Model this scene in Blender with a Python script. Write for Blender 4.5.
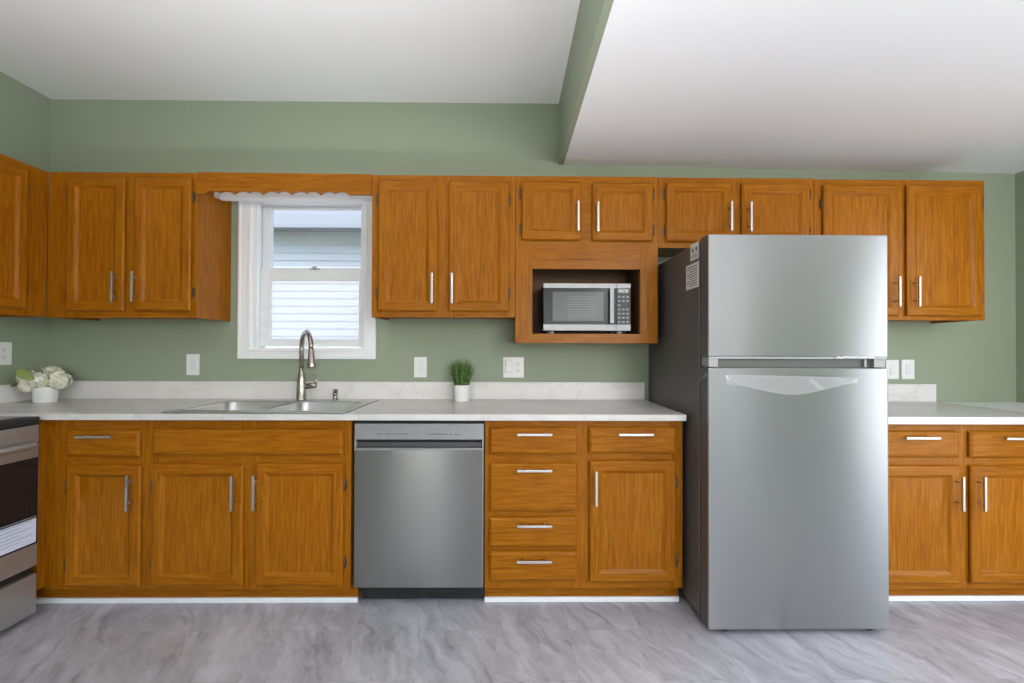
import bpy, bmesh, math, random
from mathutils import Vector, Matrix
random.seed(7)
S = bpy.context.scene
for o in list(bpy.data.objects): bpy.data.objects.remove(o, do_unlink=True)

# ------------------------------------------------------------------ camera
CAM = (0.0, -2.7802, 1.2087)
cd = bpy.data.cameras.new('camera'); cam = bpy.data.objects.new('camera', cd)
S.collection.objects.link(cam); S.camera = cam
cd.sensor_width = 36.0; cd.lens = 462.157*36/1024; cd.shift_y = 4.0/1024; cd.clip_start = .02
cam.matrix_world = (Matrix.Translation(CAM) @ Matrix.Rotation(-.010928, 4, 'Z')
                    @ Matrix.Rotation(math.pi/2+.008687, 4, 'X') @ Matrix.Rotation(.003243, 4, 'Z'))

# ------------------------------------------------------------------ world, sun, daylight, exposure
W = bpy.data.worlds.new('sky'); S.world = W; W.use_nodes = True
nt = W.node_tree; bg = nt.nodes['Background']
sky = nt.nodes.new('ShaderNodeTexSky'); sky.sky_type = 'NISHITA'
sky.sun_disc = False; sky.sun_elevation = math.radians(55); sky.sun_rotation = math.radians(180)
nt.links.new(sky.outputs[0], bg.inputs[0]); bg.inputs[1].default_value = .55
S.view_settings.view_transform = 'Standard'; S.view_settings.look = 'None'
S.view_settings.gamma = 1; S.view_settings.use_curve_mapping = False
S.view_settings.exposure = 0.0
S.cycles.use_denoising = True; S.cycles.denoising_prefilter = 'ACCURATE'; S.cycles.denoising_input_passes = 'RGB_ALBEDO_NORMAL'; S.cycles.use_adaptive_sampling = False; S.cycles.max_bounces = 10; S.cycles.diffuse_bounces = 6
S.cycles.sample_clamp_indirect = 6

def light(name, typ, loc, direction, energy, color=(1, 1, 1), **k):
    l = bpy.data.lights.new(name, typ); l.energy = energy; l.color = color
    for a, v in k.items(): setattr(l, a, v)
    o = bpy.data.objects.new(name, l); S.collection.objects.link(o); o.location = loc
    o.rotation_euler = Vector(direction).to_track_quat('-Z', 'Y').to_euler(); return o
light('sun', 'SUN', (0, -4, 8), (.18, 1, -1.6), 5.0, (1, .95, .88), angle=math.radians(1))
# daylight through the openings behind the camera, then an added rear fill
light('daylight_patio_door', 'AREA', (3.06, -2.03, 1.22), (-1, .05, .10), 30, (.93, .97, 1), shape='RECTANGLE', size=1.34, size_y=2.1)
light('daylight_side_window', 'AREA', (3.06, -5.15, 1.45), (-1, 0, 0), 4.5, (.95, .98, 1), shape='RECTANGLE', size=.55, size_y=1.2)
light('daylight_rear_window', 'AREA', (-1.36, -6.16, 1.35), (0, 1, 0), 14, (.97, .98, 1), shape='RECTANGLE', size=.62, size_y=1.9)

light('rear_fill', 'AREA', (1.55, -6.16, 1.45), (0, 1, .12), 85, (.95, .975, 1), shape='RECTANGLE', size=2.4, size_y=1.5)  # invented rear opening, added as frontal fill

# ------------------------------------------------------------------ helpers
def link(o): S.collection.objects.link(o); return o
def tag(o, label=None, cat=None, group=None, kind=None):
    if label: o['label'] = label
    if cat: o['category'] = cat
    if group: o['group'] = group
    if kind: o['kind'] = kind
    return o
def thing(name, label, cat, loc, rz=0, group=None):
    o = link(bpy.data.objects.new(name, None)); o.location = loc; o.rotation_euler = (0, 0, rz)
    o.empty_display_size = .05
    return tag(o, label, cat, group)
class MB:
    def __init__(s): s.bm = bmesh.new()
    def box(s, x0, x1, y0, y1, z0, z1, m=0, bev=0):
        r = bmesh.ops.create_cube(s.bm, size=1)
        vs = r['verts']
        for v in vs:
            v.co = Vector(((x0+x1)/2+v.co.x*(x1-x0), (y0+y1)/2+v.co.y*(y1-y0), (z0+z1)/2+v.co.z*(z1-z0)))
        fs = {f for v in vs for f in v.link_faces}
        for f in fs: f.material_index = m
        if bev:
            es = list({e for f in fs for e in f.edges})
            r2 = bmesh.ops.bevel(s.bm, geom=es, offset=bev, segments=2, affect='EDGES', profile=.6)
            for f in r2['faces']: f.material_index = m
        return s
    def tube(s, pts, rad, n=14, m=0, cap=True, smooth=True):
        pts = [Vector(p) for p in pts]; rad = rad if hasattr(rad, '__len__') else [rad]*len(pts)
        t0 = (pts[1]-pts[0]).normalized()
        a = t0.orthogonal().normalized(); rings = []
        for i, p in enumerate(pts):
            t = (pts[min(i+1, len(pts)-1)]-pts[max(i-1, 0)]).normalized()
            a = (a-t*a.dot(t)).normalized(); b = t.cross(a)
            rings.append([s.bm.verts.new(p+(a*math.cos(2*math.pi*k/n)+b*math.sin(2*math.pi*k/n))*rad[i]) for k in range(n)])
        for i in range(len(rings)-1):
            for k in range(n):
                f = s.bm.faces.new((rings[i][k], rings[i][(k+1) % n], rings[i+1][(k+1) % n], rings[i+1][k]))
                f.smooth = smooth; f.material_index = m
        if cap:
            for r in (rings[0], rings[-1]):
                f = s.bm.faces.new(r); f.material_index = m
        return s
    def lathe(s, prof, c, n=40, m=0):
        rings = []
        for r, z in prof:
            rings.append([s.bm.verts.new((c[0]+r*math.cos(2*math.pi*k/n), c[1]+r*math.sin(2*math.pi*k/n), z)) for k in range(n)])
        for i in range(len(rings)-1):
            for k in range(n):
                f = s.bm.faces.new((rings[i][k], rings[i][(k+1) % n], rings[i+1][(k+1) % n], rings[i+1][k]))
                f.smooth = True; f.material_index = m
        for r in (rings[0], rings[-1]):
            try: s.bm.faces.new(r).material_index = m
            except ValueError: pass
        return s
    def quad(s, a, b, c, d, m=0):
        f = s.bm.faces.new([s.bm.verts.new(p) for p in (a, b, c, d)]); f.material_index = m; return s
    def poly(s, pts, axis, a0, a1, m=0):
        # extrude a 2-D outline: axis 'y' -> pts are (x, z); axis 'x' -> pts are (y, z); axis 'z' -> (x, y)
        def P(p, a): return {'y': (p[0], a, p[1]), 'x': (a, p[0], p[1]), 'z': (p[0], p[1], a)}[axis]
        A = [s.bm.verts.new(P(p, a0)) for p in pts]; B = [s.bm.verts.new(P(p, a1)) for p in pts]
        s.bm.faces.new(A).material_index = m; s.bm.faces.new(B[::-1]).material_index = m
        for i in range(len(pts)):
            j = (i+1) % len(pts); s.bm.faces.new((A[i], B[i], B[j], A[j])).material_index = m
        return s
    def sweep(s, x0, x1, z0, z1, yb, prof, fill=True, mv=0, mh=1, mf=0):
        # mitred rectangular frame; prof = (inset, thickness) from the back outer edge inwards
        R = []
        for d, t in prof:
            R.append([s.bm.verts.new((x, yb-t, z)) for x, z in ((x0+d, z0+d), (x1-d, z0+d), (x1-d, z1-d), (x0+d, z1-d))])
        for i in range(len(R)-1):
            for k in range(4):
                f = s.bm.faces.new((R[i][k], R[i][(k+1) % 4], R[i+1][(k+1) % 4], R[i+1][k]))
                f.material_index = mh if k in (0, 2) else mv
        s.bm.faces.new(R[0][::-1]).material_index = mf
        if fill: s.bm.faces.new(R[-1]).material_index = mf
        return s
    def build(s, name, mats, parent=None, origin=(0, 0, 0), pivot=None):
        """vertices are given in the parent's frame; pivot moves the object's own origin"""
        pv = Vector(pivot or (0, 0, 0))
        bmesh.ops.recalc_face_normals(s.bm, faces=s.bm.faces)
        for v in s.bm.verts: v.co -= Vector(origin)+pv
        me = bpy.data.meshes.new(name); s.bm.to_mesh(me); s.bm.free()
        for m in (mats if isinstance(mats, (list, tuple)) else [mats]): me.materials.append(m)
        o = link(bpy.data.objects.new(name, me)); o.location = pv
        if parent: o.parent = parent
        return o
def lp(pl, *a): return pl

# ------------------------------------------------------------------ materials
MATS = {}
def mat(name, col=(.8, .8, .8), rough=.5, metal=0, **k):
    m = bpy.data.materials.new(name); m.use_nodes = True
    b = m.node_tree.nodes['Principled BSDF']
    b.inputs['Base Color'].default_value = (*col, 1); b.inputs['Roughness'].default_value = rough
    b.inputs['Metallic'].default_value = metal
    for a, v in k.items():
        b.inputs[a.replace('_', ' ')].default_value = v
    return m
class N:
    def __init__(s, m): s.t = m.node_tree; s.b = s.t.nodes['Principled BSDF']
    def n(s, typ, ins={}, **k):
        x = s.t.nodes.new('ShaderNode'+typ)
        for a, v in k.items(): setattr(x, a, v)
        for a, v in ins.items():
            if isinstance(v, bpy.types.NodeSocket): s.t.links.new(v, x.inputs[a])
            else: x.inputs[a].default_value = v
        return x
    def l(s, a, b): s.t.links.new(a, b)
    def ramp(s, fac, stops):
        r = s.n('ValToRGB', {0: fac}); e = r.color_ramp.elements
        while len(e) < len(stops): e.new(.5)
        for i, (p, c) in enumerate(stops): e[i].position = p; e[i].color = (*c, 1)
        return r.outputs[0]
    def mix(s, f, a, b, mode='MIX'):
        x = s.n('Mix', data_type='RGBA', blend_type=mode)
        for i, v in ((0, f), (6, a), (7, b)):
            if isinstance(v, bpy.types.NodeSocket): s.l(v, x.inputs[i])
            else: x.inputs[i].default_value = v if i == 0 else (*v, 1)
        return x.outputs[2]

def oak(axis, name):
    m = mat(name, rough=.30); g = N(m)
    tc = g.n('TexCoord'); oi = g.n('ObjectInfo')
    off = g.n('VectorMath', {0: oi.outputs['Random'], 1: (13.7, 7.3, 21.1)}, operation='MULTIPLY')
    v = g.n('VectorMath', {0: tc.outputs['Object'], 1: off.outputs[0]}, operation='ADD').outputs[0]
    al = .09
    sc = {'x': (al, 1, 1), 'z': (1, 1, al), 'y': (1, al, 1)}[axis]
    rot = {'x': (0, 0, math.pi/2), 'z': (0, 0, 0), 'y': (0, 0, 0)}[axis]
    mp = g.n('Mapping', {'Vector': v, 'Scale': sc}).outputs[0]
    if axis == 'x':
        sx = g.n('SeparateXYZ', {0: mp}); mp = g.n('CombineXYZ', {0: sx.outputs[2], 1: sx.outputs[1], 2: sx.outputs[0]}).outputs[0]
    wave = g.n('TexWave', {'Vector': mp, 'Scale': 15, 'Distortion': 14, 'Detail': 2.5, 'Detail Scale': 1.1, 'Detail Roughness': .55},
               wave_type='BANDS', bands_direction='X', wave_profile='SAW').outputs['Fac']
    fine = g.n('TexNoise', {'Vector': g.n('Mapping', {'Vector': mp, 'Scale': (1, 1, .35)}).outputs[0], 'Scale': 190, 'Detail': 3}).outputs['Fac']
    mid = g.n('TexNoise', {'Vector': mp, 'Scale': 85, 'Detail': 4, 'Roughness': .65}).outputs['Fac']
    big = g.n('TexNoise', {'Vector': v, 'Scale': 2.2, 'Detail': 1}).outputs['Fac']
    base = g.ramp(mid, [(.28, OAK[0]), (.5, OAK[1]), (.75, OAK[2])])
    ring = g.ramp(wave, [(.0, (1, 1, 1)), (.62, (.97, .95, .92)), (.92, (.74, .66, .56)), (1, (.85, .8, .72))])
    c = g.mix(.52, base, ring, 'MULTIPLY')
    pore = g.ramp(fine, [(.36, (.70, .60, .48)), (.5, (1, 1, 1))])
    c = g.mix(.40, c, pore, 'MULTIPLY')
    tone = g.ramp(big, [(.3, (.92, .90, .86)), (.7, (1.0, 1.0, 1.0))])
    c = g.mix(1.0, c, tone, 'MULTIPLY')
    g.l(c, g.b.inputs['Base Color'])
    bp = g.n('Bump', {'Height': fine, 'Strength': .08, 'Distance': .002}); g.l(bp.outputs[0], g.b.inputs['Normal'])
    g.b.inputs['Specular IOR Level'].default_value = .13
    return m
OAK = [(.25, .074, .0016), (.33, .112, .004), (.41, .160, .010)]
OV, OH, OY = oak('z', 'oak_vertical_grain'), oak('x', 'oak_horizontal_grain'), oak('y', 'oak_depth_grain')
OAKS = [OV, OH, OY]

def paint(name, col, rough=.6, bump=.05, sc=220):
    m = mat(name, col, rough); g = N(m)
    no = g.n('TexNoise', {'Vector': g.n('TexCoord').outputs['Object'], 'Scale': sc, 'Detail': 2}).outputs['Fac']
    g.l(g.n('Bump', {'Height': no, 'Strength': bump, 'Distance': .002}).outputs[0], g.b.inputs['Normal'])
    return m
GREEN = paint('sage_green_wall_paint', (.285, .330, .238), .62)
CEIL = paint('white_ceiling_paint', (.86, .86, .87), .8, .03)
CREAM = paint('pale_room_paint', (.62, .60, .56), .7)
WHITE = paint('white_trim_paint', (.86, .86, .87), .35, .01)
VINYL = mat('white_vinyl', (.80, .81, .83), .32)
PLATE = mat('white_plastic', (.80, .80, .80), .3)
SLOT = mat('dark_slot', (.03, .03, .03), .6)
CERAMIC = mat('white_ceramic', (.80, .79, .78), .35)
BLACK = mat('black_plastic', (.012, .012, .013), .45)
BLACKGL = mat('black_glass', (.012, .012, .014), .12)
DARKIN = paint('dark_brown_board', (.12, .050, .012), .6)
HINGE = mat('antique_brass', (.14, .09, .05), .45, .7)
RUBBER = mat('black_rubber', (.02, .02, .02), .7)

def floor_mat():
    m = mat('grey_marbled_vinyl_tile', rough=.38); g = N(m)
    P = g.n('TexCoord').outputs['Object']
    # tile cells 0.31 m wide, 0.61 m long, staggered
    sw = g.n('SeparateXYZ', {0: P}); q = g.n('CombineXYZ', {0: sw.outputs[1], 1: sw.outputs[0]}).outputs[0]
    q = g.n('VectorMath', {0: q, 1: (.17, .04, 0)}, operation='ADD').outputs[0]
    br = g.n('TexBrick', {'Vector': q, 'Color1': (0, 0, 0, 1), 'Color2': (1, 1, 1, 1), 'Mortar': (.5, .5, .5, 1), 'Scale': 1.0,
                          'Mortar Size': .0012, 'Mortar Smooth': .2, 'Brick Width': .61, 'Row Height': .31}, offset=.5)
    rnd = g.n('VectorMath', {0: br.outputs['Color'], 1: (5.3, 9.1, 3.7)}, operation='MULTIPLY').outputs[0]
    v = g.n('VectorMath', {0: P, 1: rnd}, operation='ADD').outputs[0]
    r = g.n('VectorRotate', {'Vector': v, 'Angle': math.radians(-27)}, rotation_type='Z_AXIS').outputs[0]
    warp = g.n('TexNoise', {'Vector': r, 'Scale': 3.0, 'Detail': 3}).outputs['Color']
    r2 = g.mix(.10, r, warp, 'LINEAR_LIGHT')
    s1 = g.n('TexNoise', {'Vector': g.n('Mapping', {'Vector': r2, 'Scale': (1, .22, 1)}).outputs[0], 'Scale': 11, 'Detail': 6, 'Roughness': .66}).outputs['Fac']
    s2 = g.n('TexNoise', {'Vector': g.n('Mapping', {'Vector': r2, 'Scale': (1, .10, 1)}).outputs[0], 'Scale': 22, 'Detail': 6, 'Roughness': .62}).outputs['Fac']
    c = g.ramp(s1, [(.28, (.29, .286, .31)), (.5, (.405, .40, .43)), (.72, (.56, .56, .60))])
    vein = g.ramp(s2, [(.34, (.66, .64, .63)), (.48, (1, 1, 1)), (.62, (1, 1, 1)), (.72, (1.22, 1.21, 1.2))])
    c = g.mix(.8, c, vein, 'MULTIPLY')
    tint = g.ramp(br.outputs['Color'], [(0, (.96, .96, .965)), (1, (1.03, 1.03, 1.025))])
    c = g.mix(1, c, tint, 'MULTIPLY')
    c = g.mix(g.n('Math', {0: br.outputs['Fac'], 1: .16}, operation='MULTIPLY').outputs[0], c, (.2, .2, .2))
    g.l(c, g.b.inputs['Base Color']); return m
FLOOR = floor_mat()

def marble(name, light_c, dark_c, vein_c, sc=1.0, rough=.3):
    m = mat(name, rough=rough); g = N(m)
    P = g.n('TexCoord').outputs['Object']
    w = g.n('TexNoise', {'Vector': P, 'Scale': 2.5*sc, 'Detail': 4}).outputs['Color']
    v = g.mix(.18, P, w, 'LINEAR_LIGHT')
    a = g.n('TexNoise', {'Vector': g.n('Mapping', {'Vector': v, 'Scale': (.35, 1.2, 1.2), 'Rotation': (0, .5, .35)}).outputs[0], 'Scale': 8*sc, 'Detail': 6, 'Roughness': .6}).outputs['Fac']
    c = g.ramp(a, [(.3, dark_c), (.55, light_c), (.8, light_c)])
    vv = g.n('TexNoise', {'Vector': g.n('Mapping', {'Vector': v, 'Scale': (.8, 1, 1), 'Rotation': (0, .7, .5)}).outputs[0], 'Scale': 3.2*sc, 'Detail': 5}).outputs['Fac']
    d = g.n('Math', {0: g.n('Math', {0: vv, 1: .5}, operation='SUBTRACT').outputs[0]}, operation='ABSOLUTE').outputs[0]
    f = g.ramp(d, [(0, (.35, .35, .35)), (.016, (0, 0, 0))])
    c = g.mix(f, c, vein_c)
    g.l(c, g.b.inputs['Base Color']); return m
COUNTER = marble('grey_marble_laminate', (.64, .62, .60), (.54, .52, .50), (.46, .435, .41))
SPLASH = marble('pale_marble_laminate', (.74, .715, .70), (.66, .635, .62), (.55, .52, .50))

def steel(name, col, rough, aniso=.8):
    """brushed sheet: fine horizontal brush lines that smear reflections vertically"""
    m = mat(name, col, rough, 1.0); g = N(m)
    g.l(g.n('CombineXYZ', {0: 0.0, 1: 0.0, 2: 1.0}).outputs[0], g.b.inputs['Tangent'])
    g.b.inputs['Anisotropic'].default_value = aniso
    return m
FRIDGE = steel('brushed_steel_light', (.36, .36, .365), .30, .95)
DWSTEEL = steel('brushed_steel_dark', (.33, .325, .315), .29, .95)
SINKST = steel('satin_sink_steel', (.60, .59, .57), .34, 0)
NICKEL = mat('satin_nickel', (.54, .52, .49), .42, 1.0)
FAUCETM = mat('brushed_nickel', (.42, .38, .34), .26, 1.0)
RANGEST = mat('range_steel', (.40, .39, .38), .36, .72)
MWST = mat('microwave_silver', (.46, .46, .475), .4, 0, Specular_IOR_Level=.4)
FRSIDE = paint('dark_grey_textured_steel', (.092, .087, .083), .5, .12, 500)

def glass_mat(name, rough=0.0, tint=(1, 1, 1), amount=.92, haze=0):
    m = bpy.data.materials.new(name); m.use_nodes = True; t = m.node_tree; t.nodes.clear()
    out = t.nodes.new('ShaderNodeOutputMaterial'); tr = t.nodes.new('ShaderNodeBsdfTransparent'); gl = t.nodes.new('ShaderNodeBsdfGlossy')
    gl.inputs['Roughness'].default_value = .02; tr.inputs[0].default_value = (*tint, 1)
    mx = t.nodes.new('ShaderNodeMixShader'); mx.inputs[0].default_value = 1-amount
    t.links.new(tr.outputs[0], mx.inputs[1]); t.links.new(gl.outputs[0], mx.inputs[2]); last = mx
    if haze:
        tl = t.nodes.new('ShaderNodeBsdfTranslucent'); tl.inputs[0].default_value = (.95, .95, .95, 1)
        m2 = t.nodes.new('ShaderNodeMixShader'); m2.inputs[0].default_value = haze
        t.links.new(last.outputs[0], m2.inputs[1]); t.links.new(tl.outputs[0], m2.inputs[2]); last = m2
    t.links.new(last.outputs[0], out.inputs[0]); return m
GLASS = glass_mat('clear_window_glass', amount=.95)
HAZEGLASS = glass_mat('screen_glare_glass', amount=.97, haze=.5)  # screen haze raised to imitate blown-out daylight in the lower pane
FILM = glass_mat('clear_plastic_film', amount=.97, haze=0)
t = FILM.node_tree; mx = t.nodes.new('ShaderNodeMixShader'); df = t.nodes.new('ShaderNodeBsdfDiffuse'); ou = [q for q in t.nodes if q.type == 'OUTPUT_MATERIAL'][0]
mx.inputs[0].default_value = .18; df.inputs[0].default_value = (.85, .85, .85, 1)
t.links.new(ou.inputs[0].links[0].from_socket, mx.inputs[1]); t.links.new(df.outputs[0], mx.inputs[2]); t.links.new(mx.outputs[0], ou.inputs[0])

# ------------------------------------------------------------------ the setting
XL, XR, YR = -2.7295, 3.0992, -6.2
ZC, ZS = 2.696, 2.31          # high ceiling on the left, dropped ceiling on the right
XS = .308                     # side of the drop
def struct(name, mb, mats): return tag(mb.build(name, mats), kind='structure')
struct('floor', MB().box(XL-.12, XR+.12, YR-.12, .12, -.1, 0), FLOOR)
WX0, WX1, WZ0, WZ1 = -1.523, -.862, 1.206, 2.096      # kitchen window opening
b = MB()
b.box(XL-.12, WX0, 0, .12, 0, 2.9).box(WX1, XR+.12, 0, .12, 0, 2.9)
b.box(WX0, WX1, 0, .12, 0, WZ0).box(WX0, WX1, 0, .12, WZ1, 2.9)
struct('wall_back', b, GREEN)
struct('wall_left', MB().box(XL-.12, XL, YR-.12, 0, 0, 2.9), GREEN)
b = MB()                                            # right wall with a patio door and a side window
D0, D1, V0, V1 = -2.72, -1.34, -5.43, -4.87
b.box(XR, XR+.12, D1, 0, 0, 2.9).box(XR, XR+.12, V1, D0, 0, 2.9).box(XR, XR+.12, YR-.12, V0, 0, 2.9)
b.box(XR, XR+.12, D0, D1, 2.22, 2.9).box(XR, XR+.12, D0, D1, 0, .02).box(XR, XR+.12, V0, V1, 0, .85).box(XR, XR+.12, V0, V1, 2.05, 2.9)
struct('wall_right', b, GREEN)
b = MB()
b.box(XL, -1.67, YR-.12, YR, 0, 2.9).box(-1.05, .3, YR-.12, YR, 0, 2.9).box(2.8, XR, YR-.12, YR, 0, 2.9).box(.3, 2.8, YR-.12, YR, 0, .65).box(.3, 2.8, YR-.12, YR, 2.25, 2.9).box(-1.67, -1.05, YR-.12, YR, 0, .4).box(-1.67, -1.05, YR-.12, YR, 2.3, 2.9)
struct('wall_front', b, GREEN)
struct('ceiling', MB().box(XL-.12, XS, YR-.12, .12, ZC, ZC+.1), CEIL)
b = MB()
b.poly([(XS+.03, 2.326), (XR+.12, 2.290), (XR+.12, 2.9), (XS+.03, 2.9)], 'y', YR-.12, .12)
struct('ceiling_lower', b, CEIL)
struct('wall_soffit', MB().poly([(XS, 2.3263), (XS+.03, 2.3258), (XS+.03, 2.9), (XS, 2.9)], 'y', YR, 0), GREEN)

# window frames of the openings behind the camera
def opening_frame(name, axis, a0, a1, z0, z1, at, d):
    b = MB(); w = .05
    for (p, q, r, s_) in ((a0, a0+w, z0, z1), (a1-w, a1, z0, z1), (a0+w, a1-w, z0, z0+w), (a0+w, a1-w, z1-w, z1), ((a0+a1)/2-.025, (a0+a1)/2+.025, z0+w, z1-w)):
        if axis == 'x': b.box(at, at+d, p, q, r, s_)
        else: b.box(p, q, at, at+d, r, s_)
    return struct(name, b, VINYL)
opening_frame('door_1', 'x', D0, D1, .02, 2.22, XR+.05, .05)
opening_frame('window_2', 'x', V0, V1, .85, 2.05, XR+.05, .05)
opening_frame('window_3', 'y', -1.67, -1.05, .4, 2.3, YR-.10, .05)
opening_frame('fill_window', 'y', .3, 2.8, .65, 2.25, YR-.10, .05)  # unseen opening added to go with the rear fill light

# kitchen window, window_1
win = tag(link(bpy.data.objects.new('window_1', None)), kind='structure')
b = MB()
cx0, cx1, cz0, cz1 = -1.603, -.784, 1.148, 2.160
iw = .082; ir = .068
b.box(cx0, cx0+iw, -.018, 0, cz0, cz1, bev=.003).box(cx1-ir, cx1, -.018, 0, cz0, cz1, bev=.003)
b.box(cx0+iw, cx1-ir, -.018, 0, cz0, cz0+.060, bev=.003).box(cx0+iw, cx1-ir, -.018, 0, cz1-.062, cz1, bev=.003)
b.box(cx0+iw-.018, cx0+iw-.002, -.025, -.017, cz0+.060-.0, cz1-.062, bev=.003).box(cx0+.006, cx0+.018, -.022, -.017, cz0+.02, cz1-.01, bev=.002)
b.box(cx1-ir+.002, cx1-ir+.018, -.025, -.017, cz0+.060, cz1-.062, bev=.003).box(cx0+iw-.018, cx1-ir+.018, -.025, -.017, cz0+.044, cz0+.060, bev=.003)
b.build('window_casing', WHITE, win)
b = MB()                                            # jamb liner inside the wall thickness
jx0, jx1, jz0, jz1 = cx0+iw, cx1-ir, 1.206, 2.098
b.box(jx0-.02, jx0+.016, -.012, .115, jz0-.01, jz1).box(jx1-.016, jx1+.02, -.012, .115, jz0-.01, jz1)
b.box(jx0+.016, jx1-.016, -.012, .115, jz0-.01, jz0+.010).box(jx0+.016, jx1-.016, -.012, .115, jz1-.016, jz1)
b.box(jx0+.016, jx0+.030, .012, .030, jz0+.01, jz1-.016).box(jx1-.030, jx1-.016, .012, .030, jz0+.01, jz1-.016)
b.build('window_jamb', VINYL, win)
def sash(name, x0, x1, z0, z1, y0, y1, l, r, bt, tp, gl):
    b = MB()
    yb = y1
    b.box(x0, x0+l, y0, y1, z0, z1, bev=.003).box(x1-r, x1, y0, y1, z0, z1, bev=.003)
    b.box(x0+l, x1-r, y0, y1, z0, z0+bt, bev=.003).box(x0+l, x1-r, y0, y1, z1-tp, z1, bev=.003)
    s_ = b.build(name, VINYL, win)
    ym = (y0+y1)/2
    MB().box(x0+l-.004, x1-r+.004, ym-.002, ym+.002, z0+bt-.004, z1-tp+.004).build('window_pane', gl, s_)
    return s_
sash('lower_sash', jx0+.018, jx1-.018, 1.222, 1.690, .032, .060, .068, .030, .046, .068, HAZEGLASS)
sash('upper_sash', jx0+.018, jx1-.018, 1.640, 2.082, .066, .094, .056, .026, .060, .016, GLASS)
b = MB().box(-1.195, -1.135, .020, .034, 1.688, 1.698, bev=.002).box(-1.175, -1.150, .008, .024, 1.694, 1.706, bev=.002)
b.build('sash_lock', mat('sash_lock_grey', (.45, .45, .46), .4), win)

# ------------------------------------------------------------------ the house next door (outside)
nb = thing('neighbour_house', 'white clapboard house wall with pale eave seen through the kitchen window', 'house', (-1.6, 1.6, -.6))
b = MB(); z = -.6; p = .0715
while z < 2.62:
    b.poly([(1.602, z), (1.622, z), (1.622, z+p), (1.611, z+p)], 'x', -5.2, 2.2); z += p
b.build('siding', paint('white_clapboard', (.80, .81, .82), .6, .02), nb, (-1.6, 1.6, -.6))
b = MB().box(-5.2, 2.2, 1.42, 1.62, 2.320, 2.335).box(-5.2, 2.2, 1.40, 1.422, 2.305, 2.60)
b.build('eave', paint('pale_blue_eave_paint', (.36, .39, .43), .5, .02), nb, (-1.6, 1.6, -.6))
struct('ground', MB().box(-8, 8, .14, 8, -.7, -.6), paint('outdoor_ground', (.35, .34, .32), .9))

# ------------------------------------------------------------------ cabinets
DOORP = [(.010, 0), (.009, .0035), (0, .011), (.0035, .0165), (.009, .0195), (.043, .0195), (.0455, .0185), (.049, .0165), (.057, .0105), (.061, .0092)]
DRAWP = [(.010, 0), (.009, .003), (0, .009), (.004, .0145), (.011, .0185), (.013, .0195)]
def pull(x, z, yb, length, vert, parent, off):
    """bar handle with two posts; given in the cabinet's frame"""
    b = MB(); h = length/2; yf = yb-.034; e = h-.032; w = .0056
    if vert:
        b.box(x-w, x+w, yf-.006, yf+.005, z-h, z+h, bev=.002)
        for q in (-e, e): b.tube([(x, yb+.0005, z+q), (x, yf+.003, z+q)], .0040, 10)
    else:
        b.box(x-h, x+h, yf-.006, yf+.005, z-w, z+w, bev=.002)
        for q in (-e, e): b.tube([(x+q, yb+.0005, z), (x+q, yf+.003, z)], .0040, 10)
    return b.build('handle', NICKEL, parent, off)
def hinge(x, z, yb, parent, off, side):
    b = MB()
    b.tube([(x, yb-.010, z-.026), (x, yb-.010, z+.026)], .0038, 10)
    b.box(x-.002 if side > 0 else x-.010, x+.010 if side > 0 else x+.002, yb-.0035, yb-.0005, z-.020, z+.020, bev=.001)
    for q in (-.026, .026): b.tube([(x, yb-.010, z+q-.003), (x, yb-.010, z+q+.003)], .0048, 10)
    return b.build('hinge', HINGE, parent, off)
def door(root, x0, x1, z0, z1, yf, hx=None, hz=None, hl=.16, hside=None, hz2=None):
    """framed door on a face frame whose front is yf; hside -1: hinged left, 1: right"""
    pv = (x0, yf, z0)
    d = MB().sweep(x0, x1, z0, z1, yf-.0005, DOORP, fill=False).build('door', OAKS, root, pivot=pv)
    MB().box(x0+.050, x1-.050, yf-.0095, yf-.003, z0+.050, z1-.050).build('door_panel', OV, d, pv)
    if hx is not None: pull(hx, hz, yf-.0195, hl, True, d, pv)
    if hside:
        k = x0-.004 if hside < 0 else x1+.004
        dz = hz2 or .10
        for q in (z0+dz, z1-dz): hinge(k, q, yf, d, pv, hside)
    return d
def drawer(root, x0, x1, z0, z1, yf, hx=None, hz=None, hl=.162, name='drawer'):
    pv = (x0, yf, z0)
    d = MB().sweep(x0, x1, z0, z1, yf-.0005, DRAWP, mv=1, mh=1, mf=1).build(name, OAKS, root, pivot=pv)
    if hx is not None: pull(hx, hz, yf-.0195, hl, False, d, pv)
    return d
def face(root, x0, x1, z0, z1, yf, stiles, rails, t=.019):
    """stiles: (x0,x1) full height; rails: (x0,x1,z0,z1)"""
    b = MB()
    for a, c in stiles: b.box(a, c, yf, yf+t, z0, z1, 0, bev=.0015)
    for a, c, e, g in rails: b.box(a, c, yf+.0004, yf+t, e, g, 1)
    return b.build('face_frame', OAKS, root)
def carcass(root, x0, x1, z0, z1, yf, yb=-.002, top=True, t=.015, inset=.012):
    b = MB()
    b.box(x0, x0+t, yf, yb, z0, z1, 0).box(x1-t, x1, yf, yb, z0, z1, 0)
    b.box(x0+t, x1-t, yf, yb, z0+inset, z0+inset+t, 1)
    if top: b.box(x0+t, x1-t, yf, yb, z1-t, z1, 1)
    b.box(x0+t, x1-t, yb-.006, yb, z0+inset+t, z1-(t if top else 0), 0)
    return b.build('carcass', OAKS, root)

YU, YB = -.305, -.60
UP = 'upper wall cabinets'
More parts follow.
